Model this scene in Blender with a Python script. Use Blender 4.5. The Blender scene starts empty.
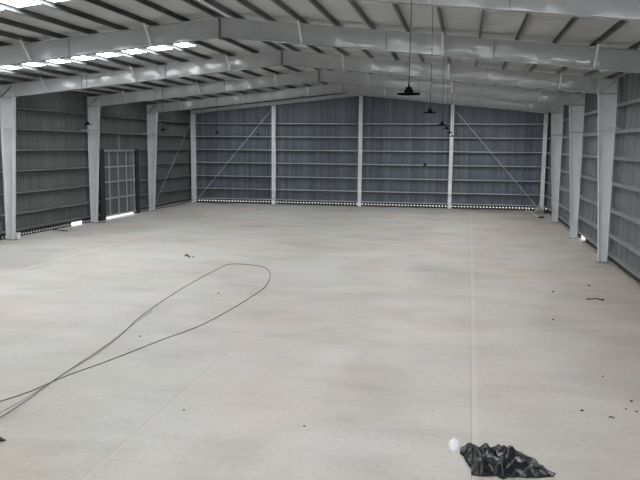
import bpy, math, random
from mathutils import Vector, Matrix, noise
random.seed(7)
S = bpy.context.scene
COL = S.collection

# ------------------------------------------------------------------ camera
F_PX, PITCH, YAW, ROLL, CAMH = 710.24, 0.1315, 0.1992, -0.0086, 4.5
c_, s_ = math.cos(YAW), math.sin(YAW)
cp, sp = math.cos(PITCH), math.sin(PITCH)
cr, sr = math.cos(ROLL), math.sin(ROLL)
vx = Vector((c_, s_, 0)); vy = Vector((-s_, c_, 0)); vz = Vector((0, 0, 1))
fwd = vy * cp - vz * sp; up0 = vy * sp + vz * cp
right = vx * cr - up0 * sr; up = vx * sr + up0 * cr
cam = bpy.data.cameras.new('camera'); co = bpy.data.objects.new('camera', cam); COL.objects.link(co)
cam.sensor_fit = 'HORIZONTAL'; cam.sensor_width = 36; cam.lens = F_PX * 36 / 640
cam.clip_end = 500
m = Matrix((right, up, -fwd)).transposed().to_4x4(); m.translation = (0, 0, CAMH)
co.matrix_world = m
S.camera = co

# ------------------------------------------------------------------ hall dimensions (metres)
XL, XR = -21.01, 5.66            # outer flanges of the side columns
XM = (XL + XR) / 2
YB, BAY = 52.90, 7.754           # back frame line, bay length
YF = YB - 10 * BAY                # open front end behind the camera
SLOPE, ZR = 0.0996, 8.468        # roof slope, rafter top at the ridge
RD = 0.60                        # rafter depth
DB, DK, ZK = 0.32, 0.68, 6.593   # column depth at base and knee, knee height
WL, WR, WB = XL - 0.20, XR + 0.20, YB + 0.36    # cladding planes
def ztop(x): return ZR - SLOPE * abs(x - XM)

# ------------------------------------------------------------------ materials
def srgb(r, g, b):
    f = lambda v: (v / 255 / 12.92) if v / 255 <= .04045 else ((v / 255 + .055) / 1.055) ** 2.4
    return (f(r), f(g), f(b), 1)
def mat(name, col, rough=.5, metal=0, var=.12, scale=3.0, bump=0, bump_scale=6, stretch=(1, 1, 1), spec=.5):
    M = bpy.data.materials.new(name); M.use_nodes = True
    nt = M.node_tree; N = nt.nodes; L = nt.links
    b = N['Principled BSDF']
    b.inputs['Roughness'].default_value = rough; b.inputs['Metallic'].default_value = metal
    b.inputs['Specular IOR Level'].default_value = spec
    tc = N.new('ShaderNodeTexCoord'); mp = N.new('ShaderNodeMapping'); mp.inputs['Scale'].default_value = stretch
    L.new(tc.outputs['Object'], mp.inputs['Vector'])
    nz = N.new('ShaderNodeTexNoise'); nz.inputs['Scale'].default_value = scale; nz.inputs['Detail'].default_value = 6
    L.new(mp.outputs['Vector'], nz.inputs['Vector'])
    cr_ = N.new('ShaderNodeValToRGB')
    lo = tuple(v * (1 - var) for v in col[:3]) + (1,); hi = tuple(min(1, v * (1 + var)) for v in col[:3]) + (1,)
    cr_.color_ramp.elements[0].position = .3; cr_.color_ramp.elements[0].color = lo
    cr_.color_ramp.elements[1].position = .7; cr_.color_ramp.elements[1].color = hi
    L.new(nz.outputs['Fac'], cr_.inputs['Fac']); L.new(cr_.outputs['Color'], b.inputs['Base Color'])
    if bump:
        n2 = N.new('ShaderNodeTexNoise'); n2.inputs['Scale'].default_value = bump_scale; n2.inputs['Detail'].default_value = 1
        L.new(mp.outputs['Vector'], n2.inputs['Vector'])
        bp = N.new('ShaderNodeBump'); bp.inputs['Strength'].default_value = 1; bp.inputs['Distance'].default_value = bump
        L.new(n2.outputs['Fac'], bp.inputs['Height']); L.new(bp.outputs['Normal'], b.inputs['Normal'])
    return M
def emit(name, col, strength):
    M = bpy.data.materials.new(name); M.use_nodes = True
    nt = M.node_tree; nt.nodes.clear()
    e = nt.nodes.new('ShaderNodeEmission'); o = nt.nodes.new('ShaderNodeOutputMaterial')
    e.inputs['Color'].default_value = col; e.inputs['Strength'].default_value = strength
    nt.links.new(e.outputs[0], o.inputs[0]); return M

SKY_L = 15.0
M_col = mat('grey_column_paint', (.64, .645, .66, 1), .45, 0, .06, 2.0)
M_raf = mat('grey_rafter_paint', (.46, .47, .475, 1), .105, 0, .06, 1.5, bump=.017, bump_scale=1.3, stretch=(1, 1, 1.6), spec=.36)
M_plate = mat('dark_joint_paint', (.20, .20, .21, 1), .5)
M_galv = mat('dull_purlin_steel', (.115, .118, .12, 1), .5, 0, .12, 5, spec=.3)
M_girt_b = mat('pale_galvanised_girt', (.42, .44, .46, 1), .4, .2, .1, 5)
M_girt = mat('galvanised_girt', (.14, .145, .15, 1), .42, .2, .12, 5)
M_girt_d = mat('dark_girt', (.075, .08, .09, 1), .5, 0, .1, 5)  # back wall girt body, darker than the strip on its upper edge
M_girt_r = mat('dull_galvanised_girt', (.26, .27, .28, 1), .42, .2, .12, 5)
M_wpost = mat('pale_post_paint', (.80, .80, .81, 1), .45)
M_brace = mat('pale_brace_paint', (.62, .63, .64, 1), .45)
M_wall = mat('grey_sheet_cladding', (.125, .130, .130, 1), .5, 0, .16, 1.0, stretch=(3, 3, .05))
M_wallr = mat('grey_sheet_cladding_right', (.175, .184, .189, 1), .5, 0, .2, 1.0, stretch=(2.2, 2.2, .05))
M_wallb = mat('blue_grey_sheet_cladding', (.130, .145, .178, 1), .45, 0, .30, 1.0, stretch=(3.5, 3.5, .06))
M_roof = mat('roof_sheet', (.455, .465, .47, 1), .6, 0, .08, .5)
M_dark = mat('dark_base_steel', (.035, .035, .037, 1), .6)
M_post = mat('dark_door_post', (.018, .018, .020, 1), .5)
M_black = mat('black_lamp_coating', (.004, .004, .004, 1), .7, spec=.0)
M_cord = mat('black_cord', (.03, .03, .03, 1), .5)
M_wire = mat('dark_cable', (.085, .080, .074, 1), .6)
M_wire2 = mat('pale_cable', (.30, .295, .28, 1), .7)
M_kerb = mat('kerb_concrete', (.30, .275, .24, 1), .8, 0, .2, 4)
M_tarp = mat('black_plastic', (.009, .010, .012, 1), .22, 0, .5, 6, spec=.6)
M_white = mat('white_plastic', (.80, .80, .80, 1), .5, 0, .05, 6)
M_wood = mat('pale_offcut_wood', (.58, .53, .46, 1), .8)
M_sack = mat('grey_sacking', (.42, .42, .41, 1), .85, 0, .2, 8)
M_scrap = mat('dark_scrap', (.028, .024, .022, 1), .7)
M_dirt = mat('dark_dirt', (.06, .045, .036, 1), .9, 0, .3, 30)
M_ground = mat('bright_sandy_ground', (.60, .57, .52, 1), .9, 0, .1, 1)
M_sky = emit('translucent_skylight_sheet', (.95, .98, 1, 1), SKY_L)
M_blue = mat('pale_blue_film', (.16, .17, .20, 1), .4)

def floor_mat():
    M = bpy.data.materials.new('power_floated_concrete'); M.use_nodes = True
    nt = M.node_tree; N = nt.nodes; L = nt.links; b = N['Principled BSDF']
    b.inputs['Roughness'].default_value = .62; b.inputs['Specular IOR Level'].default_value = .35
    tc = N.new('ShaderNodeTexCoord')
    def noise_(scale, detail, stretch=(1, 1, 1), dist=0.0):
        mp = N.new('ShaderNodeMapping'); mp.inputs['Scale'].default_value = stretch
        L.new(tc.outputs['Object'], mp.inputs['Vector'])
        n = N.new('ShaderNodeTexNoise'); n.inputs['Scale'].default_value = scale; n.inputs['Detail'].default_value = detail
        n.inputs['Distortion'].default_value = dist
        L.new(mp.outputs['Vector'], n.inputs['Vector']); return n.outputs['Fac']
    def ramp(fac, stops):
        r = N.new('ShaderNodeValToRGB'); e = r.color_ramp.elements
        e[0].position, e[0].color = stops[0]; e[1].position, e[1].color = stops[-1]
        for p, c in stops[1:-1]:
            q = e.new(p); q.color = c
        L.new(fac, r.inputs['Fac']); return r.outputs['Color']
    def mix(t, fac, a, c):
        x = N.new('ShaderNodeMix'); x.data_type = 'RGBA'; x.blend_type = t
        if isinstance(fac, float): x.inputs[0].default_value = fac
        else: L.new(fac, x.inputs[0])
        for sock, v in ((x.inputs[6], a), (x.inputs[7], c)):
            if isinstance(v, tuple): sock.default_value = v
            else: L.new(v, sock)
        return x.outputs[2]
    base = ramp(noise_(.22, 5, dist=.6), [(.30, (.44, .425, .405, 1)), (.52, (.525, .512, .492, 1)), (.72, (.475, .472, .448, 1))])
    tint = ramp(noise_(.35, 4, (1, .6, 1)), [(.40, (1, 1, 1, 1)), (.54, (1.0, .965, .95, 1)), (.66, (1.0, .915, .89, 1))])
    c = mix('MULTIPLY', 1.0, base, tint)
    tint2 = ramp(noise_(.3, 4, (.7, 1, 1)), [(.45, (1, 1, 1, 1)), (.65, (.97, .99, .92, 1)), (.8, (.93, .97, .87, 1))])
    c = mix('MULTIPLY', 1.0, c, tint2)
    streak = ramp(noise_(.7, 6, (.6, 1.3, 1), .5), [(.30, (.885, .885, .885, 1)), (.5, (1, 1, 1, 1)), (.72, (1.05, 1.05, 1.05, 1))])
    c = mix('MULTIPLY', 1.0, c, streak)
    fine = ramp(noise_(9, 6), [(.30, (.93, .93, .93, 1)), (.5, (1, 1, 1, 1)), (.7, (1.04, 1.04, 1.04, 1))])
    c = mix('MULTIPLY', 1.0, c, fine)
    # light falling off to the right put into the floor colour, darker and redder
    sx = N.new('ShaderNodeSeparateXYZ'); L.new(tc.outputs['Object'], sx.inputs[0])
    mr = N.new('ShaderNodeMapRange'); mr.inputs['From Min'].default_value = -7; mr.inputs['From Max'].default_value = 5
    mr.inputs['To Min'].default_value = -.25; mr.inputs['To Max'].default_value = .75
    L.new(sx.outputs['X'], mr.inputs['Value'])
    ad = N.new('ShaderNodeMath'); ad.operation = 'ADD'; L.new(mr.outputs[0], ad.inputs[0]); L.new(noise_(.25, 5, (1, .6, 1), .8), ad.inputs[1])
    dm = N.new('ShaderNodeMapRange'); dm.inputs['From Min'].default_value = .35; dm.inputs['From Max'].default_value = 1.3
    L.new(ad.outputs[0], dm.inputs['Value'])
    c = mix('MULTIPLY', dm.outputs[0], c, (.75, .69, .655, 1))
    # saw-cut joints along the hall
    def line(x0, w, col, amt, dx=0.0):
        a = N.new('ShaderNodeMath'); a.operation = 'MULTIPLY_ADD'     # x - x0 - dx*y
        L.new(sx.outputs['Y'], a.inputs[0]); a.inputs[1].default_value = -dx; L.new(sx.outputs['X'], a.inputs[2])
        k = N.new('ShaderNodeMath'); k.operation = 'COMPARE'; L.new(a.outputs[0], k.inputs[0])
        k.inputs[1].default_value = x0; k.inputs[2].default_value = w
        g = N.new('ShaderNodeMath'); g.operation = 'MULTIPLY'; L.new(k.outputs[0], g.inputs[0])
        g.inputs[1].default_value = amt
        return mix('MIX', g.outputs[0], c, col)
    c = line(.245, .05, (.56, .53, .49, 1), .30, .0055)
    c = line(.185, .010, (.22, .19, .17, 1), .45, .0055)
    c = line(-4.93, .05, (.58, .50, .46, 1), .35)
    c = line(-4.96, .012, (.30, .22, .19, 1), .35)
    c = line(-15.50, .09, (.62, .60, .56, 1), .45)
    L.new(c, b.inputs['Base Color'])
    rr = ramp(noise_(.5, 4), [(.3, (.52, .52, .52, 1)), (.7, (.75, .75, .75, 1))]); L.new(rr, b.inputs['Roughness'])
    return M
M_floor = floor_mat()

# ------------------------------------------------------------------ mesh helpers
class MB:
    def __init__(self): self.v = []; self.f = []
    def add(self, vs, fs):
        o = len(self.v); self.v += [tuple(q) for q in vs]; self.f += [tuple(i + o for i in q) for q in fs]; return self
    def box(self, x0, x1, y0, y1, z0, z1):
        return self.add([(x0,y0,z0),(x1,y0,z0),(x1,y1,z0),(x0,y1,z0),(x0,y0,z1),(x1,y0,z1),(x1,y1,z1),(x0,y1,z1)],
                        [(0,3,2,1),(4,5,6,7),(0,1,5,4),(1,2,6,5),(2,3,7,6),(3,0,4,7)])
    def prism(self, poly, a, lo, hi):
        """extrude a polygon (2-D points in the other two axes) along axis a"""
        n = len(poly); vs = []
        for h in (lo, hi):
            for p in poly:
                q = list(p); q.insert(a, h); vs.append(q)
        fs = [tuple(range(n - 1, -1, -1)), tuple(range(n, 2 * n))]
        fs += [(i, (i + 1) % n, n + (i + 1) % n, n + i) for i in range(n)]
        return self.add(vs, fs)
    def bar(self, p, q, w, h=None, upv=(0, 0, 1)):
        h = h or w; p = Vector(p); q = Vector(q); d = (q - p).normalized()
        u = Vector(upv)
        if abs(d.dot(u)) > .99: u = Vector((0, 1, 0))
        r = d.cross(u).normalized(); t = r.cross(d)
        vs = [e + r * a * w / 2 + t * b * h / 2 for e in (p, q) for a, b in ((-1,-1),(1,-1),(1,1),(-1,1))]
        return self.add(vs, [(3,2,1,0),(4,5,6,7),(0,1,5,4),(1,2,6,5),(2,3,7,6),(3,0,4,7)])
    def tube(self, pts, r, n=8):
        pts = [Vector(p) for p in pts]; vs = []; fs = []
        for i, p in enumerate(pts):
            d = (pts[min(i + 1, len(pts) - 1)] - pts[max(i - 1, 0)]).normalized()
            u = Vector((0, 0, 1)) if abs(d.z) < .95 else Vector((1, 0, 0))
            a = d.cross(u).normalized(); b = a.cross(d)
            for k in range(n):
                t = 2 * math.pi * k / n; vs.append(p + a * math.cos(t) * r + b * math.sin(t) * r)
        for i in range(len(pts) - 1):
            for k in range(n):
                fs.append((i*n+k, i*n+(k+1) % n, (i+1)*n+(k+1) % n, (i+1)*n+k))
        fs.append(tuple(range(n - 1, -1, -1))); fs.append(tuple(range((len(pts)-1)*n, len(pts)*n)))
        return self.add(vs, fs)
    def lathe(self, prof, c, n=24):
        vs = []; fs = []
        for r, z in prof:
            for k in range(n):
                t = 2 * math.pi * k / n; vs.append((c[0] + r * math.cos(t), c[1] + r * math.sin(t), c[2] + z))
        for i in range(len(prof) - 1):
            for k in range(n):
                fs.append((i*n+k, i*n+(k+1) % n, (i+1)*n+(k+1) % n, (i+1)*n+k))
        fs.append(tuple(range(n - 1, -1, -1))); fs.append(tuple(range((len(prof)-1)*n, len(prof)*n)))
        return self.add(vs, fs)
    def build(self, name, M, parent=None, smooth=False, origin=None):
        me = bpy.data.meshes.new(name)
        o = Vector(parent.location) if parent else (Vector(origin) if origin else Vector((0, 0, 0)))
        pp = parent
        while pp and pp.parent:
            pp = pp.parent; o += Vector(pp.location)
        me.from_pydata([tuple(Vector(v) - o) for v in self.v], [], self.f); me.materials.append(M); me.validate()
        import bmesh
        bm = bmesh.new(); bm.from_mesh(me); bmesh.ops.recalc_face_normals(bm, faces=bm.faces); bm.to_mesh(me); bm.free()
        if smooth:
            for p in me.polygons: p.use_smooth = True
        ob = bpy.data.objects.new(name, me); COL.objects.link(ob)
        if parent: ob.parent = parent
        elif origin: ob.location = origin
        return ob
def thing(name, label, cat, loc, group=None):
    o = bpy.data.objects.new(name, None); COL.objects.link(o); o.location = loc; o.empty_display_size = .2
    return tag(o, label, cat, group)
def tag(o, label, cat, group=None):
    o['label'] = label; o['category'] = cat
    if group: o['group'] = group
    return o
def struct(o):
    o['kind'] = 'structure'; return o

# ------------------------------------------------------------------ floor and ground
struct(MB().box(WL - .12, WR + .12, YF, WB + .12, -.25, 0).build('floor', M_floor))
struct(MB().box(-160, 150, -120, 190, -.50, -.26).build('ground', M_ground))

# ------------------------------------------------------------------ cladding: trapezoidal sheets with real ribs
PITCH_S = .23
def profile(u0, u1, p=PITCH_S, d=.045, seam=4):
    out = []; n = int(round((u1 - u0) / p)); p = (u1 - u0) / max(n, 1)
    for i in range(n):
        a = u0 + i * p; dd = d * (1.0 if i % seam else -.7)
        out += [(a, 0), (a + .55 * p, 0), (a + .66 * p, dd), (a + .89 * p, dd)]
    out.append((u1, 0)); return out
def sheet(mb, axis, plane, sgn, u0, u1, z0, z1):
    """axis 'x': wall in plane X=plane running along Y; axis 'y': wall in plane Y=plane running along X"""
    pr = profile(u0, u1)
    vs = []; fs = []
    for u, d in pr:
        top = z1(u) if callable(z1) else z1
        for z in (z0, top):
            vs.append((plane + sgn * d, u, z) if axis == 'x' else (u, plane + sgn * d, z))
    for i in range(len(pr) - 1): fs.append((2*i, 2*i+2, 2*i+3, 2*i+1))
    mb.add(vs, fs)
ZE = ztop(XL) + .16
ZS = .30                                   # lower edge of the sheets
DY0, DY1, DZ = 38.98, 43.12, 4.16          # sliding door opening in the left wall
w = MB(); sheet(w, 'x', WL, -1, YF, DY0, ZS, ZE); sheet(w, 'x', WL, -1, DY1, WB, ZS, ZE); sheet(w, 'x', WL, -1, DY0, DY1, DZ, ZE)
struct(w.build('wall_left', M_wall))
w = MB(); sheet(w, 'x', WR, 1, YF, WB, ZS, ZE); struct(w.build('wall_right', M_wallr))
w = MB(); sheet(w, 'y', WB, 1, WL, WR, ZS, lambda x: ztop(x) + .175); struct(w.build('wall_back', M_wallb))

# base strips: closed under the pans, open under the ribs, so that daylight shows as a dotted line
def comb(mb, axis, plane, u0, u1, holes, z0=.06, gap=True):
    n = int(round((u1 - u0) / PITCH_S)); p = (u1 - u0) / n
    def bx(a, b, lo, hi):
        if b - a < 1e-4: return
        if axis == 'x': mb.box(plane - .012, plane + .012, a, b, lo, hi)
        else: mb.box(a, b, plane - .012, plane + .012, lo, hi)
    for i in range(n):
        a = u0 + i * p; mid = a + p / 2
        if any(h0 < mid < h1 for h0, h1 in holes):
            bx(a, a + p, .20, ZS + .02); continue
        bx(a, a + (p * .68 if gap else p), 0, ZS + .02)
        if gap: bx(a + p * .68, a + p, 0, z0)
        if gap: bx(a + p * .68, a + p, z0 + .075, ZS + .02)
mb = MB(); comb(mb, 'x', WL, YF, DY0, [(35.6, 36.75)]); comb(mb, 'x', WL, DY1, WB, [])
struct(mb.build('baseboard_left', M_dark))
mb = MB(); comb(mb, 'x', WR, YF, WB, [(35.95, 37.5)], gap=False); struct(mb.build('baseboard_right', M_dark))
mb = MB(); comb(mb, 'y', WB, WL, WR, [], z0=.13); struct(mb.build('baseboard_back', M_dark))
# low concrete kerb under the right wall
mb = MB().box(XR + .03, WR - .03, YF, 35.95, 0, .07); mb.box(XR + .03, WR - .03, 37.5, YB, 0, .07)
struct(mb.build('trim_1', M_kerb))

# ------------------------------------------------------------------ roof sheets with translucent skylight strips
strL, strR = [], []
for i in range(10):
    y0 = YB - (i + 1) * BAY
    a = y0 + (3.0 if i == 4 else 4.22 if i == 3 else 4.0)
    strL.append((a, a + (.88 if i in (3, 4) else .36))); strR.append((y0 + 2.50, y0 + 3.05))
strL.sort(); strR.sort()
SKL = (-20.0, -10.50)          # skylight extent on the left slope
SKR = (-4.80, 4.65)
def roof_z(x): return ztop(x) + .158
rf = MB()
def roof_piece(y0, y1, xa, xb):
    n = max(1, int(round((y1 - y0) / .25))); p = (y1 - y0) / n; pr = []
    for i in range(n):
        a = y0 + i * p; pr += [(a, 0), (a + .6 * p, 0), (a + .7 * p, .014), (a + .9 * p, .014)]
    pr.append((y1, 0)); vs = []; fs = []
    for y, d in pr: vs += [(xa, y, roof_z(xa) + d), (xb, y, roof_z(xb) + d)]
    for i in range(len(pr) - 1): fs.append((2*i, 2*i+1, 2*i+3, 2*i+2))
    rf.add(vs, fs)
for strips, edge, (s0, s1) in ((strL, WL - .1, SKL), (strR, WR + .1, SKR)):
    prev = YF; near, far = (s1, s0) if edge < XM else (s0, s1)
    for a, b in strips:
        roof_piece(prev, a, edge, XM); roof_piece(a, b, edge, far); roof_piece(a, b, near, XM)
        prev = b
    roof_piece(prev, WB + .1, edge, XM)
struct(rf.build('ceiling', M_roof))
nwin = 0
for strips, (x0, x1) in ((strL, SKL), (strR, SKR)):
    for a, b in strips:
        nwin += 1
        q = MB().prism([(x0, roof_z(x0)), (x1, roof_z(x1)), (x1, roof_z(x1) + .02), (x0, roof_z(x0) + .02)], 1, a, b)
        # prism axis 1: polygon is (x, z)
        struct(q.build('window_%d' % nwin, M_sky))

# ------------------------------------------------------------------ portal columns
def column(side, y, label, brace=True):
    xo = XL if side < 0 else XR; s = 1 if side < 0 else -1     # s points into the hall
    t = thing('steel_column', label, 'column', (xo + s * DB / 2, y, 0), 'tapered portal columns')
    fw, ft = .13, .016
    X = lambda d: xo + s * d
    zc = ztop(X(DK)); zo = ztop(xo)
    b = MB()
    # web (tapered), outer flange, inner flange
    b.prism([(X(0), .02), (X(DB), .02), (X(DK), ZK), (X(DK), zc), (X(0), zo)], 1, y - .006, y + .006)
    b.box(min(X(0), X(ft)), max(X(0), X(ft)), y - fw, y + fw, .02, zo)
    b.prism([(X(DB - ft), .02), (X(DB), .02), (X(DK), ZK), (X(DK), zc), (X(DK - ft), zc), (X(DK - ft), ZK)], 1, y - fw, y + fw)
    b.build('tapered_shaft', M_col, t)
    b = MB().box(X(-.05) if s > 0 else X(DB + .08), X(DB + .08) if s > 0 else X(-.05), y - .19, y + .19, 0, .025)
    for dx in (.07, DB - .07):
        for dy in (-.14, .14):
            b.lathe([(.018, .025), (.018, .06)], (X(dx), y + dy, 0), 8)
    b.build('base_plate', M_plate, t)
    for zz, nm in ((ZK, 'knee_plate'),):
        MB().box(min(X(.02), X(DK)), max(X(.02), X(DK)), y - fw + .01, y + fw - .01, zz - .012, zz + .012).build(nm, M_plate, t)
    MB().box(min(X(-.02), X(DK + .02)), max(X(-.02), X(DK + .02)), y - fw, y + fw, zo - .02, zo).build('cap_plate', M_col, t)
    MB().bar((X(.03), y, ZK + .02) if s > 0 else (X(DK - .03), y, ZK + .02),
             (X(DK - .03), y, zo - .03) if s > 0 else (X(.03), y, zo - .03), .2, .012, (0, 0, 1)).build('diagonal_stiffener', M_plate, t)
    if brace:
        d = DB + (DK - DB) * 5.25 / ZK
        MB().bar((X(d), y - .10, 5.26), (X(-.04), y - .75, 5.26), .05, .06).build('girt_brace', M_girt_b, t)
    return t
Ya, Yb_, Yc, Yz, Yy = YB - 3*BAY, YB - 2*BAY, YB - BAY, YB - 4*BAY, YB - 5*BAY
column(-1, Ya, 'tapered grey steel column at the left edge, white bucket beside its foot')
column(-1, Yb_, 'tapered grey column on the left wall, just in front of the barred sliding door')
column(-1, Yc, 'tapered grey steel column on the left wall, just beyond the barred sliding door')
column(1, Ya, 'nearest and widest tapered grey steel column on the right wall')
column(1, Yb_, 'middle tapered grey column of the three on the right wall, daylight gap at its foot')
column(1, Yc, 'farthest tapered grey column of the three on the right wall, next to the corner post')
for yy, nm in ((Yz, 'one bay'), (Yy, 'two bays')):
    column(-1, yy, 'grey steel column on the left wall, %s nearer than the one beside the white bucket' % nm)
    column(1, yy, 'grey steel column on the right wall, %s nearer than the widest one in view' % nm)

# ------------------------------------------------------------------ purlin positions
PUR_L = [-7.80 - 1.075 * i for i in range(13)]
PUR_R = [-7.15 + 1.065 * i for i in range(12)] + [5.42]

# ------------------------------------------------------------------ rafters
def rafter(side, y, label, braces):
    x1 = (XL + DK) if side < 0 else (XR - DK); x0 = XM
    t = thing('roof_rafter', label, 'rafter', ((x0 + x1) / 2, y, ztop((x0 + x1) / 2) - RD), 'portal roof rafters')
    fw, ft = .12, .016
    pr = lambda zoff0, zoff1: [(x0, ztop(x0) + zoff0), (x1, ztop(x1) + zoff0), (x1, ztop(x1) + zoff1), (x0, ztop(x0) + zoff1)]
    b = MB(); b.prism(pr(-RD, 0), 1, y - .006, y + .006); b.build('web', M_raf, t)
    MB().prism(pr(-ft, 0), 1, y - fw, y + fw).build('top_flange', M_raf, t)
    MB().prism(pr(-RD, -RD + ft), 1, y - fw, y + fw).build('bottom_flange', M_raf, t)
    e = .010 * side
    MB().box(min(x0, x0 + 2*e), max(x0, x0 + 2*e), y - fw - .02, y + fw + .02, ztop(x0) - RD - .07, ztop(x0) + .02).build('ridge_plate', M_plate, t)
    MB().box(min(x1, x1 - 2*e), max(x1, x1 - 2*e), y - fw - .02, y + fw + .02, ztop(x1) - RD - .05, ztop(x1) - .02).build('knee_end_plate', M_col, t)
    for xs in ((-12.9, -16.9) if side < 0 else (-2.45, .72)):
        MB().box(xs - .010, xs + .010, y - .035, y + .035, ztop(xs) - RD + ft, ztop(xs) - ft).build('stiffener', M_plate, t)
    for xb in braces:
        zb = ztop(xb) - RD + .03
        MB().bar((xb, y - .10, zb), (xb, y - .66, ztop(xb) + .05), .06, .05).build('fly_brace', M_brace, t)
        MB().bar((xb, y + .10, zb), (xb, y + .66, ztop(xb) + .05), .045, .03).build('fly_brace', M_plate, t)
    return t
BL = [PUR_L[i] for i in (2, 6, 10)]; BR = [PUR_R[i] for i in (2, 6, 10)]
rows = [(Yy, 'nearest'), (Yz, 'second nearest'), (Ya, 'third nearest'), (Yb_, 'fourth nearest'), (Yc, 'farthest')]
descr = {
 (-1, 0): 'nearest grey steel rafter on the left roof slope, in front of the corner skylight',
 (1, 0): 'nearest grey rafter, crossing the top right corner of the photo',
 (-1, 1): 'large grey rafter on the left slope with the long bright skylight strip just below it',
 (1, 1): 'second nearest grey rafter on the right slope, running out past the nearest right column',
 (-1, 2): 'grey rafter on the left slope that lands on the column beside the white bucket',
 (1, 2): 'grey rafter on the right slope that lands on the nearest right wall column',
 (-1, 3): 'left slope rafter landing on the column in front of the sliding door',
 (1, 3): 'grey rafter on the right slope that lands on the middle right wall column',
 (-1, 4): 'left slope rafter landing on the column beyond the sliding door',
 (1, 4): 'grey rafter on the right slope that lands on the farthest right wall column'}
for i, (yy, _) in enumerate(rows):
    rafter(-1, yy, descr[(-1, i)], BL); rafter(1, yy, descr[(1, i)], BR)

# ------------------------------------------------------------------ purlins: Z sections running the length of the roof
ORD = ['first', 'second', 'third', 'fourth', 'fifth', 'sixth', 'seventh', 'eighth', 'ninth', 'tenth', 'eleventh', 'twelfth', 'thirteenth']
def purlin(x, side, label):
    z = ztop(x) + .002; h, fl, th, lip = .150, .060, .005, .022
    r = -side                                    # C section, open towards the ridge
    y0, y1 = Yy - 3.2, YB + .3
    q = [(0, 0), (fl, 0), (fl, lip), (fl - th, lip), (fl - th, th), (th, th), (th, h - th), (fl - th, h - th), (fl - th, h - lip), (fl, h - lip), (fl, h), (0, h)]
    p = [(x + r * (u - fl / 2), z + v) for u, v in q]
    o = MB().prism(p, 1, y0, y1).build('roof_purlin', M_galv, origin=(x, (y0 + y1) / 2, z))
    tag(o, label, 'purlin', 'roof purlins'); return o
for i, x in enumerate(PUR_L):
    purlin(x, -1, 'thin steel purlin under the left roof slope, %s down from the ridge' % ORD[i])
for i, x in enumerate(PUR_R):
    purlin(x, 1, 'thin steel purlin under the right roof slope, %s down from the ridge' % ORD[i])

# ------------------------------------------------------------------ wall girts
GZ = [.40, 1.18, 2.16, 3.20, 4.20, 5.20, 6.20]
def girt(axis, plane, outw, u0, u1, z, M, label, h=.18, dep=.19, name='wall_girt', group='wall girts', solid=False, lip=.036, pale=None):
    """C section, open downwards lip; plane = inner face"""
    th = .010
    a, b = plane, plane + outw * dep
    e = a + outw * th; bi = b - outw * th
    if solid:      # closed side of the channel towards the hall
        poly = [(a, z), (b, z), (b, z - th), (e, z - th), (e, z - h + th), (a + outw * .07, z - h + th), (a + outw * .07, z - h), (a, z - h)]
    else:          # open side towards the hall, two lips
        poly = [(a, z), (b, z), (b, z - h), (a, z - h), (a, z - h + th), (bi, z - h + th), (bi, z - th), (e, z - th), (e, z - lip), (a, z - lip)]
    mb = MB()
    if axis == 'x': mb.prism(poly, 1, u0, u1); org = (plane, (u0 + u1) / 2, z - h)
    else:
        n = len(poly)
        mb.prism([(q[0], q[1]) for q in poly], 0, u0, u1); org = ((u0 + u1) / 2, plane, z - h)
    o = mb.build(name, M, origin=org); tag(o, label, 'girt', group)
    if pale:  # paler strip along the upper edge of the darker girt
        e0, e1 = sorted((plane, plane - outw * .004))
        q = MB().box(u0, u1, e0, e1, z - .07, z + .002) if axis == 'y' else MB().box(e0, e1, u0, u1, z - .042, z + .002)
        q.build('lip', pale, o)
    return o
LV = ['lowest', 'second', 'third', 'fourth', 'fifth', 'sixth', 'highest']
def row(i): return ('lowest row above the floor' if i == 0 else 'top row under the eaves' if i == 6 else '%s row up from the floor' % LV[i])
for i, z in enumerate(GZ):
    h = .10 if i == 0 else .18
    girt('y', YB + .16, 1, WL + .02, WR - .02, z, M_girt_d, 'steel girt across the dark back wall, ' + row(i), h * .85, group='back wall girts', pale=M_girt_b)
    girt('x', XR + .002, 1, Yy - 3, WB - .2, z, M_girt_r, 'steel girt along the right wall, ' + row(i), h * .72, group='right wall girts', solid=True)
    if i < 4:
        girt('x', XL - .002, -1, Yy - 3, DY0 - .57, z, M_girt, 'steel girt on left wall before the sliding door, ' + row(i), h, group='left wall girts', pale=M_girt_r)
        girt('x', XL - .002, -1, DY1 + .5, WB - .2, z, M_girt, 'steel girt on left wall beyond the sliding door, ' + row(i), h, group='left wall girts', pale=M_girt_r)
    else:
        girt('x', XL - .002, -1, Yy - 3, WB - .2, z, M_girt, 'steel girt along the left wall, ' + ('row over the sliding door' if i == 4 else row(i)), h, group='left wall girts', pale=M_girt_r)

# ------------------------------------------------------------------ back wall posts, gable rafters, bracing
def ipost(x, y, z1, label, fw=.125, d=.15, group='back wall posts'):
    t = thing('wind_post', label, 'column', (x, y, 0), group)
    b = MB(); b.box(x - fw, x + fw, y - d, y - d + .016, .02, z1); b.box(x - fw, x + fw, y + d - .016, y + d, .02, z1); b.box(x - .006, x + .006, y - d + .016, y + d - .016, .02, z1)
    b.build('shaft', M_wpost, t)
    MB().box(x - .22, x + .22, y - .2, y + .2, 0, .022).build('base_plate', M_plate, t)
    return t
W4 = (XR - XL) / 4
GR = .26
for k, lab in ((1, 'slim pale grey post on the back wall, left of the centre post'), (2, 'slim pale grey centre post of the back wall under the roof ridge'),
               (3, 'slim pale grey back wall post behind the farthest hanging lamps, right of the centre post')):
    x = XL + W4 * k; ipost(x, YB, ztop(x) - .27, lab)
ipost(XL + .17, YB, ztop(XL + .17) - .27, 'slim grey corner post where the left wall meets the back wall', .15)
ipost(XR - .17, YB, ztop(XR - .17) - .27, 'slim grey corner post where the right wall meets the back wall')
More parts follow.
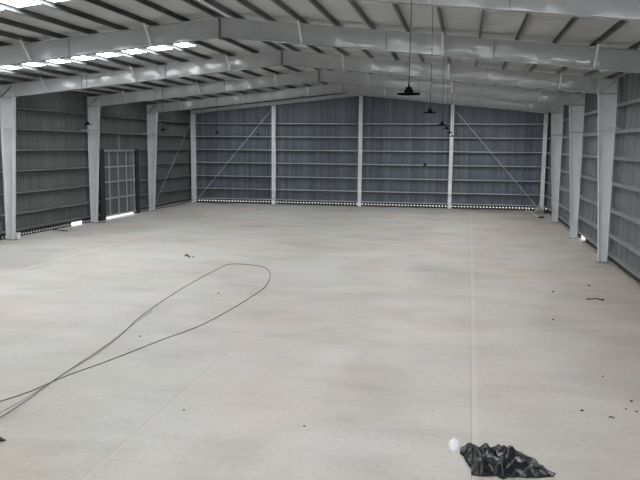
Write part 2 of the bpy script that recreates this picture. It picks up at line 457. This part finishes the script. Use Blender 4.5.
for side, lab in ((-1, 'pale grey gable beam along the top of the back wall, left of the ridge'), (1, 'pale grey gable beam along the top of the back wall, right of the ridge')):
    x1 = XL if side < 0 else XR
    t = thing('gable_beam', lab, 'beam', ((XM + x1) / 2, YB, ztop((XM + x1) / 2) - .25), 'gable beams')
    pr = lambda a, b: [(XM, ztop(XM) + a), (x1, ztop(x1) + a), (x1, ztop(x1) + b), (XM, ztop(XM) + b)]
    MB().prism(pr(-.25, 0), 1, YB - .006, YB + .006).build('web', M_col, t)
    b = MB(); b.prism(pr(-.25, -.23), 1, YB - .13, YB + .13); b.prism(pr(-.02, 0), 1, YB - .13, YB + .13); b.build('flanges', M_col, t)
def rod(p, q, label, r=.035):
    mid = (Vector(p) + Vector(q)) / 2
    t = thing('brace_rod', label, 'brace', tuple(p), 'wall bracing rods')
    MB().tube([p, q], r, 8).build('rod', M_girt_b, t)
    d = (Vector(q) - Vector(p)).normalized()
    for e, sg in ((Vector(p), 1), (Vector(q), -1)):
        MB().tube([e, e + d * sg * .22], r * 1.7, 8).build('turnbuckle', M_plate, t)
rod((XL + .42, YB - .1, .22), (XL + W4 - .22, YB - .1, 7.12), 'thin diagonal steel brace on the back wall beside the left corner')
rod((XR - .42, YB - .1, .22), (XL + 3*W4 + .22, YB - .1, 7.12), 'thin diagonal steel brace on the back wall beside the right corner')
rod((XL + .12, Yc + .2, .08), (XL + .12, YB - .5, 6.1), 'thin diagonal steel brace on the left wall beyond the sliding door', .02)

# ------------------------------------------------------------------ sliding door in the left wall
door = bpy.data.objects.new('door_1', None); COL.objects.link(door); door.location = (XL - .06, (DY0 + DY1) / 2, 0); struct(door)
ZD0 = .14
mb = MB(); sheet(mb, 'x', XL - .10, -1, DY0, DY1, ZD0, DZ); leaf = mb.build('door_leaf', M_wall, door)
for y in (39.72, 40.84, 41.96, 43.02):
    MB().box(XL - .09, XL - .03, y - .045, y + .045, ZD0, DZ).build('door_stile', M_girt_b, door)
for z in (ZD0 + .06, 1.24, 2.24, 3.14, DZ - .05):
    MB().box(XL - .085, XL - .015, DY0 + .1, DY1, z - .045, z + .045).build('door_rail', M_girt_b, door)
MB().box(XL - .095, XL - .088, 42.45, 42.97, ZD0, DZ - .12).build('door_side_panel', M_blue, door)
pl = MB().box(XL - .19, XL + .06, DY0 - .55, DY0, 0, DZ + .06).build('door_post', M_post, door)
MB().box(XL - .19, XL + .04, DY1, DY1 + .46, 0, DZ + .02).build('door_post', M_post, door)
MB().bar((XL - .03, 41.0, DZ), (XL - .03, 41.0, 5.06), .07, .05).build('door_hanger', M_girt_b, door)

# ------------------------------------------------------------------ high bay lamps
def lamp(x, y, z, label, group):
    t = thing('high_bay_lamp', label, 'lamp', (x, y, z), group)
    MB().lathe([(.02, .0), (.085, .005), (.158, -.010), (.165, .0), (.158, .010), (.075, .016)], (x, y, z), 28).build('reflector', M_black, t)
    b = MB().lathe([(.066, .012), (.066, .055), (.045, .062), (.045, .092), (.014, .10), (.012, .13)], (x, y, z), 20)
    b.build('driver_housing', M_black, t)
    MB().tube([(x, y, z + .13), (x, y, z + .20)], .008, 8).build('hook', M_black, t)
    MB().tube([(x, y, z + .18), (x + .01, y, z + 1.2), (x, y, ztop(x) + .08)], .010, 6).build('cord', M_cord, t)
ROW1 = [YB - BAY * (i + .5) for i in range(6)][::-1]
r1 = ['largest and nearest black pendant lamp on the long cord, right of centre', 'second black pendant lamp of the right hand row, below and right of the largest',
      'third black pendant lamp of the right hand row, small against the back wall', 'fourth black pendant lamp of the right hand row, left of the back wall post',
      'fifth black pendant lamp of the right hand row, touching the back wall post', 'farthest black pendant lamp of the right hand row, in front of the back wall post']
PX = [(-.81, 5.24), (-.89, 5.34), (-.84, 5.29), (-.88, 5.33), (-.88, 5.29), (-.91, 5.21)]
for y, lb, (x, z) in zip(ROW1, r1, PX): lamp(x, y, z, lb, 'right hand row of hanging lamps')
r2 = ['small black pendant lamp in front of the column beside the sliding door', 'small black pendant lamp between the far left column and the left corner post',
      'small black pendant lamp left of the diagonal brace on the back wall', 'small black pendant lamp on the right of the diagonal brace on the back wall']
for y, lb, (x, z) in zip(ROW1[2:], r2, [(-14.50, 5.26), (-14.79, 5.21), (-14.73, 5.21), (-14.45, 5.25)]): lamp(x, y, z, lb, 'left hand row of hanging lamps')

# ------------------------------------------------------------------ pixel-measured floor points (already solved to metres)
def fl(x, y):
    """floor point seen at photo position (x, y), used as a surveying aid only"""
    X = (x - 320) / F_PX; U = (240 - y) / F_PX
    d = fwd + right * X + up * U
    t = -CAMH / d.z
    return Vector((d.x * t, d.y * t, 0))
def smooth_path(pts, n=10):
    out = []
    P = [pts[0]] + list(pts) + [pts[-1]]
    for i in range(1, len(P) - 2):
        p0, p1, p2, p3 = P[i-1], P[i], P[i+1], P[i+2]
        for k in range(n):
            t = k / n
            out.append(.5 * ((2*p1) + (p2-p0)*t + (2*p0-5*p1+4*p2-p3)*t*t + (3*p1-p0-3*p2+p3)*t*t*t))
    out.append(Vector(pts[-1])); return out
loop = [(-60, 421), (-25, 410), (0, 402), (30, 392), (65, 377), (113, 359.5), (160, 341), (200, 326), (232, 309), (250, 298), (263, 289), (269, 280), (269.5, 272), (262, 267),
        (248, 265), (232, 264.2), (222, 267), (205, 276), (185, 287), (160, 303), (138, 319), (118, 338), (90, 359), (60, 378), (30, 400), (0, 420), (-40, 445)]
pp = [fl(*q) for q in loop]
pts = smooth_path(pp, 8)
for i, q in enumerate(pts): q.z = .012 + (.024 if i > len(pts) * .8 and abs(q.x - pts[int(len(pts)*.84)].x) < 1e9 else 0) * min(1, max(0, (i - len(pts)*.8) / 12))
o = MB().tube(pts, .0085, 6).build('cable', M_wire, origin=tuple(pp[4])); tag(o, 'long thin dark cable lying in a narrow loop on the concrete floor', 'cable')
gh = [(-30, 428), (0, 413), (30, 396), (60, 376.5), (88, 357.5), (112, 341), (132, 325.5), (152, 311)]
pts = smooth_path([fl(*q) for q in gh], 8)
for q in pts: q.z = .0075
o = MB().tube(pts, .0075, 6).build('string', M_wire2, origin=tuple(fl(*gh[3]))); tag(o, 'faint pale string lying on the floor alongside the dark cable', 'string')

# ------------------------------------------------------------------ crumpled black plastic sheet and the white bag beside it
def heap(name, outline, hfun, M, label, cat, res=.022, seed=0, fold=.06, fscale=3.2, ang=.5, shell=True):
    xs = [p.x for p in outline]; ys = [p.y for p in outline]
    n = len(outline)
    def inside(x, y):
        c = False; j = n - 1
        for i in range(n):
            a, b = outline[i], outline[j]
            if (a.y > y) != (b.y > y) and x < (b.x - a.x) * (y - a.y) / (b.y - a.y) + a.x: c = not c
            j = i
        return c
    def edge(x, y):
        q = Vector((x, y)); best = 9
        for i in range(n):
            a = outline[i].xy; b = outline[(i + 1) % n].xy; d = b - a
            t = max(0, min(1, (q - a).dot(d) / max(d.dot(d), 1e-9))); best = min(best, (a + d * t - q).length)
        return best
    nx = int((max(xs) - min(xs)) / res) + 1; ny = int((max(ys) - min(ys)) / res) + 1
    idx = {}; vs = []; fs = []
    for i in range(nx + 1):
        for j in range(ny + 1):
            x = min(xs) + i * res; y = min(ys) + j * res
            if not inside(x, y): continue
            e = edge(x, y); H = hfun(x, y)
            u = x * math.cos(ang) + y * math.sin(ang); v = -x * math.sin(ang) + y * math.cos(ang)
            r1_ = 1 - abs(noise.noise(Vector((u * fscale, v * fscale * .45, seed)))) * 2
            r2_ = 1 - abs(noise.noise(Vector((u * fscale * 2.3 + 5, v * fscale * 1.2, seed + 9)))) * 2
            k = min(1, (e + .004) / .13) ** .55
            z = max(.006, k * (H + fold * (r1_ - .55) + fold * .45 * (r2_ - .5)))
            dx = .022 * noise.noise(Vector((x * 9, y * 9, seed + 3))); dy = .022 * noise.noise(Vector((x * 9, y * 9, seed + 17)))
            idx[(i, j)] = len(vs); vs.append((x + dx, y + dy, z))
    for (i, j) in list(idx):
        q = [(i, j), (i + 1, j), (i + 1, j + 1), (i, j + 1)]
        if all(t in idx for t in q): fs.append(tuple(idx[t] for t in q))
    # close the rim down to the floor
    cnt = {}
    for f in fs:
        for a, b in zip(f, f[1:] + f[:1]): cnt[(a, b)] = 1
    low = {}
    def lowv(a):
        if a not in low: low[a] = len(vs); vs.append((vs[a][0], vs[a][1], .001))
        return low[a]
    for (a, b) in list(cnt):
        if (b, a) not in cnt: fs.append((b, a, lowv(a), lowv(b)))
    mb = MB().add(vs, fs)
    cx = sum(xs) / n; cy = sum(ys) / n
    o = mb.build(name, M, origin=(cx, cy, 0), smooth=True)
    if cat: tag(o, label, cat)
    return o
out_px = [(459, 453), (461, 449), (472, 451), (492, 452), (511, 452), (520, 457), (532, 462), (546, 469), (557, 474), (553, 477.5), (530, 478.5), (508, 478), (503, 480),
          (497, 477), (480, 477), (471, 476), (470, 468), (464, 459)]
outline = [fl(*q) for q in out_px]
def tri(a): return 1 - abs(2 * (a - math.floor(a)) - 1)
def H_tarp(x, y):
    n1 = noise.noise(Vector((x * 1.8, y * 1.8, 4.2)))
    if x < .80:
        t = (x + .42 * (y - 10) + .16 * n1) * 4.6
        return .17 + .065 * tri(t) ** 1.4 + .012 * tri(t * 2.3 + .3)
    q = ((y - 10) + .55 * (x - .7) + .07 * n1) * 6.5
    return max(.03, .155 - (x - .80) * .19) + .06 * tri(q) ** 1.3 * max(.3, 1 - (x - .8))
def crease(px, h):
    out = []
    for q in px:
        p = fl(*q); out.append(p * (1 - h / CAMH))
    return out
CREASES = [(crease([(460, 447), (468, 446), (478, 455), (483, 464), (483, 475)], .16), .10, .035), (crease([(464, 442), (485, 443), (513, 442)], .28), .08, .06),
           (crease([(512, 442), (505, 456), (498, 472)], .24), .11, .05), (crease([(488, 446), (483, 454), (476, 457)], .24), .07, .04),
           (crease([(515, 450), (530, 455), (548, 467)], .14), .09, .05), (crease([(503, 474), (513, 469), (526, 467)], .08), .10, .03),
           (crease([(524, 474), (540, 475.5), (555, 475)], .05), .05, .025), (crease([(470, 470), (473, 475)], .06), .08, .03), (crease([(527, 470), (540, 467), (548, 464)], .09), .06, .025)]
def crease_h(x, y):
    h = 0; q = Vector((x, y))
    for pl, a, w_ in CREASES:
        best = 9
        for p0, p1 in zip(pl, pl[1:]):
            d = (p1 - p0).xy; t = max(0, min(1, (q - p0.xy).dot(d) / max(d.dot(d), 1e-9))); best = min(best, (p0.xy + d * t - q).length)
        h = max(h, a * max(0, 1 - best / (w_ * 1.8)) ** 1.2)
    return h
heap('plastic_sheet', outline, lambda x, y: H_tarp(x, y) - .05 + .8 * crease_h(x, y), M_tarp, 'crumpled heap of shiny black plastic sheet lying on the floor at bottom right', 'plastic sheet', .012, 3.3, .028, 3.2, .9)
bag_px = [(449, 449), (448, 444), (452, 442), (456, 441.5), (460, 443), (459.5, 447), (457.5, 451), (453, 452.5)]
heap('plastic_bag', [fl(*q) for q in bag_px], lambda x, y: .12, M_white, 'small crumpled white plastic bag at the left end of the black sheet', 'plastic bag', .009, 8.1, .07, 9, .3)

# ------------------------------------------------------------------ bucket by the left column
bp_ = fl(18.3, 238.5); bx, by = bp_.x, bp_.y
t = thing('bucket', 'small white plastic bucket on the floor beside the left edge column', 'bucket', (bx, by, 0))
MB().lathe([(.095, 0), (.10, .01), (.125, .25), (.135, .255), (.135, .275), (.118, .275), (.113, .25), (.09, .02)], (bx, by, 0), 24).build('body', M_white, t, False)
MB().tube([(bx + .135 * math.cos(a), by - .03, .25 - .13 * math.sin(a) * .9) for a in [i * math.pi / 10 for i in range(11)]], .006, 6).build('handle', M_plate, t)

# ------------------------------------------------------------------ floor litter
def clod(px, r, label, name='dirt_clod', cat='dirt clod', M=M_dirt, flat=.45, group='dirt clods on the floor'):
    r = r * .85 if r < .06 else r
    p = fl(*px); vs = []; n, mrg = 10, 6; mb = MB()
    sd = random.random() * 50
    prof = []
    for i in range(mrg + 1):
        th = math.pi * i / mrg
        for k in range(n):
            ph = 2 * math.pi * k / n
            d = Vector((math.sin(th) * math.cos(ph), math.sin(th) * math.sin(ph), math.cos(th)))
            q = 1 + .45 * noise.noise(d * 1.7 + Vector((sd, 0, 0)))
            vs.append((p.x + d.x * r * q, p.y + d.y * r * q * .8, max(0, (d.z * q + .8) * r * flat)))
    fs = [(i*n+k, i*n+(k+1) % n, (i+1)*n+(k+1) % n, (i+1)*n+k) for i in range(mrg) for k in range(n)]
    o = mb.add(vs, fs).build(name, M, origin=tuple(p), smooth=True); tag(o, label, cat, group); return o
clod((589, 286), .055, 'small dark dirt clod on the right of the floor, above the dark twig')
clod((553, 292), .045, 'small brown dirt clod in the middle right floor, left of the dark twig')
clod((553, 320), .035, 'tiny dark dirt clod on the floor below and left of the dark twig')
clod((582, 411), .035, 'dark dirt clod on the floor right of and above the black plastic sheet')
clod((603, 376.5), .025, 'tiny dark dirt clod on a greenish stain near the right edge')
clod((631.5, 401.5), .03, 'dark dirt clod by the right edge, upper one of a cluster')
clod((636.5, 412), .028, 'dark dirt clod at the right edge, lower one of a cluster')
clod((626, 409), .022, 'faint small dirt clod in the middle of the right edge cluster')
clod((304.5, 426.5), .024, 'tiny dark dirt clod alone on the lower middle floor')
clod((184, 410), .035, 'flat brownish dirt clod beside the diagonal joint at lower left', flat=.15)
clod((218.5, 293.5), .035, 'small dark dirt clod inside the cable loop')
clod((140, 336.5), .030, 'tiny dark dirt clod between the two strands of the cable')
clod((512, 209), .10, 'small pale lump of dirt on the far floor near the right corner', M=M_wood, flat=.3)
clod((257, 213.5), .10, 'flat dark dirt patch on the far floor near the back wall', flat=.12)
def leaf_(px, size, ang, label, curl=.5, name='dry_leaf', group='dry leaves on the floor'):
    p = fl(*px); mb = MB(); vs = []; fs = []; nl = 8
    ca, sa = math.cos(ang), math.sin(ang)
    for i in range(nl + 1):
        u = i / nl; wv = math.sin(math.pi * u) ** .7 * .28
        for j, vv in enumerate((-1, -.4, .4, 1)):
            x = (u - .5) * size; y = vv * wv * size
            z = .012 + curl * size * (abs(vv) ** 1.5 * .25 + .18 * math.sin(u * 5))
            vs.append((p.x + x * ca - y * sa, p.y + x * sa + y * ca, max(.004, z)))
    for i in range(nl):
        for j in range(3): fs.append((4*i+j, 4*i+j+1, 4*i+j+5, 4*i+j+4))
    o = mb.add(vs, fs).build(name, M_scrap, origin=tuple(p), smooth=True)
    sm = o.modifiers.new('thickness', 'SOLIDIFY'); sm.thickness = .006
    tag(o, label, 'leaf', group); return o
leaf_((187.5, 257.3), .24, .1, 'dark dry leaf lying beyond the cable loop, left of centre', 1.0)
leaf_((193, 257.5), .11, .5, 'small dark leaf fragment just right of the leaf beyond the cable loop', 1.0)
leaf_((-2, 442), .22, .55, 'dark leaf cut by the left edge of the photo', .8)
leaf_((611.5, 418.3), .10, .1, 'thin brown leaf sliver on the lower right floor', .3)
# dark twig with a knob
p = fl(597, 300.3)
t = thing('twig', 'dark bent twig with a knobby end on the right of the floor', 'twig', tuple(p))
MB().tube([p + Vector((-.30, .05, .015)), p + Vector((-.18, .0, .03)), p + Vector((-.02, .05, .045)), p + Vector((.10, -.01, .03)), p + Vector((.18, -.01, .03))], .017, 6).build('stem', M_scrap, t, True)
MB().lathe([(.01, 0), (.04, .012), (.048, .03), (.03, .055), (.008, .062)], tuple(p + Vector((.15, -.01, 0))), 10).build('knob', M_scrap, t, True)
# dark strips near the left wall
def strip(px0, px1, w_, label):
    a, b = fl(*px0), fl(*px1); d = (b - a); mb = MB(); vs = []; fs = []; n = 8
    r_ = Vector((-d.y, d.x, 0)).normalized() * w_ / 2
    for i in range(n + 1):
        q = a + d * (i / n); z = .02 + .02 * math.sin(i * 1.9); kk = .6 + .4 * math.sin(i * 1.1 + 1)
        vs += [q - r_ * kk + Vector((0, 0, z)), q + r_ * kk + Vector((0, 0, z + .01)), q + r_ * kk + Vector((0, 0, .0)), q - r_ * kk]
    for i in range(n):
        for j in range(4): fs.append((4*i+j, 4*i+(j+1) % 4, 4*i+4+(j+1) % 4, 4*i+4+j))
    fs += [(3, 2, 1, 0), (4*n, 4*n+1, 4*n+2, 4*n+3)]
    o = mb.add(vs, fs).build('scrap_strip', M_scrap, origin=tuple(a)); tag(o, label, 'scrap', 'dark strips by the left wall'); return o
strip((54, 230), (67, 231.2), .28, 'dark flat scrap strip on the floor near the left wall, behind the bucket')
strip((99, 222.5), (105, 222.3), .30, 'dark flat scrap at the foot of the column in front of the sliding door')
# corner litter under the right hand brace
def board(px0, px1, z0, z1, w_, M, label):
    a, b = fl(*px0), fl(*px1); a.z = z0; b.z = z1
    o = MB().bar(a, b, w_, .05).build('wood_offcut', M, origin=tuple(a)); tag(o, label, 'offcut', 'offcuts in the right corner'); return o
board((528, 210.5), (536.5, 217.5), .06, .06, .14, M_wood, 'pale board lying on the floor in the right back corner')
board((526, 211.5), (530, 207), .03, .62, .09, M_wood, 'short pale offcut standing tilted left of the right corner litter')
clod((537.8, 212.6), .30, 'lumpy grey sack slumped at the foot of the right corner post', 'cement_sack', 'sack', M_sack, .75, 'corner litter')
clod((541.2, 218.2), .20, 'small dark rag at the near end of the pale board in the right corner', 'rag', 'rag', M_scrap, .35, 'corner litter')
clod((547, 213.6), .24, 'dark rag on the floor between the right corner post and the far column', 'rag', 'rag', M_scrap, .5, 'corner litter')
# small dark clamp on a back wall girt
gx = -3.0
b = MB().box(-2.98, -2.76, YB + .04, YB + .16, 3.10, 3.28); b.box(-2.93, -2.81, YB + .10, YB + .19, 3.28, 3.36)
tag(b.build('girt_clamp', M_scrap, origin=(-2.87, YB + .1, 3.1)), 'small dark clamp on a back wall girt left of the right hand post', 'clamp')

# ------------------------------------------------------------------ light: sky outside, daylight through skylights and the open front end
wd = bpy.data.worlds.new('sky'); S.world = wd; wd.use_nodes = True
bg = wd.node_tree.nodes['Background']; bg.inputs['Color'].default_value = (.86, .93, 1, 1); bg.inputs['Strength'].default_value = 2.2
pd = bpy.data.lights.new('front_opening_portal', 'AREA'); pd.shape = 'RECTANGLE'; pd.size = WR - WL; pd.size_y = 8.2
po = bpy.data.objects.new('front_opening_portal', pd); COL.objects.link(po); po.location = (XM, YF - .05, 4.1); po.rotation_euler = (math.radians(90), 0, 0)
pd.cycles.is_portal = True
S.view_settings.view_transform = 'Standard'; S.view_settings.look = 'None'; S.view_settings.gamma = 1; S.view_settings.use_curve_mapping = False
S.view_settings.exposure = 0.72
try:
    S.cycles.use_denoising = True; S.cycles.max_bounces = 8; S.cycles.diffuse_bounces = 5
except Exception: pass
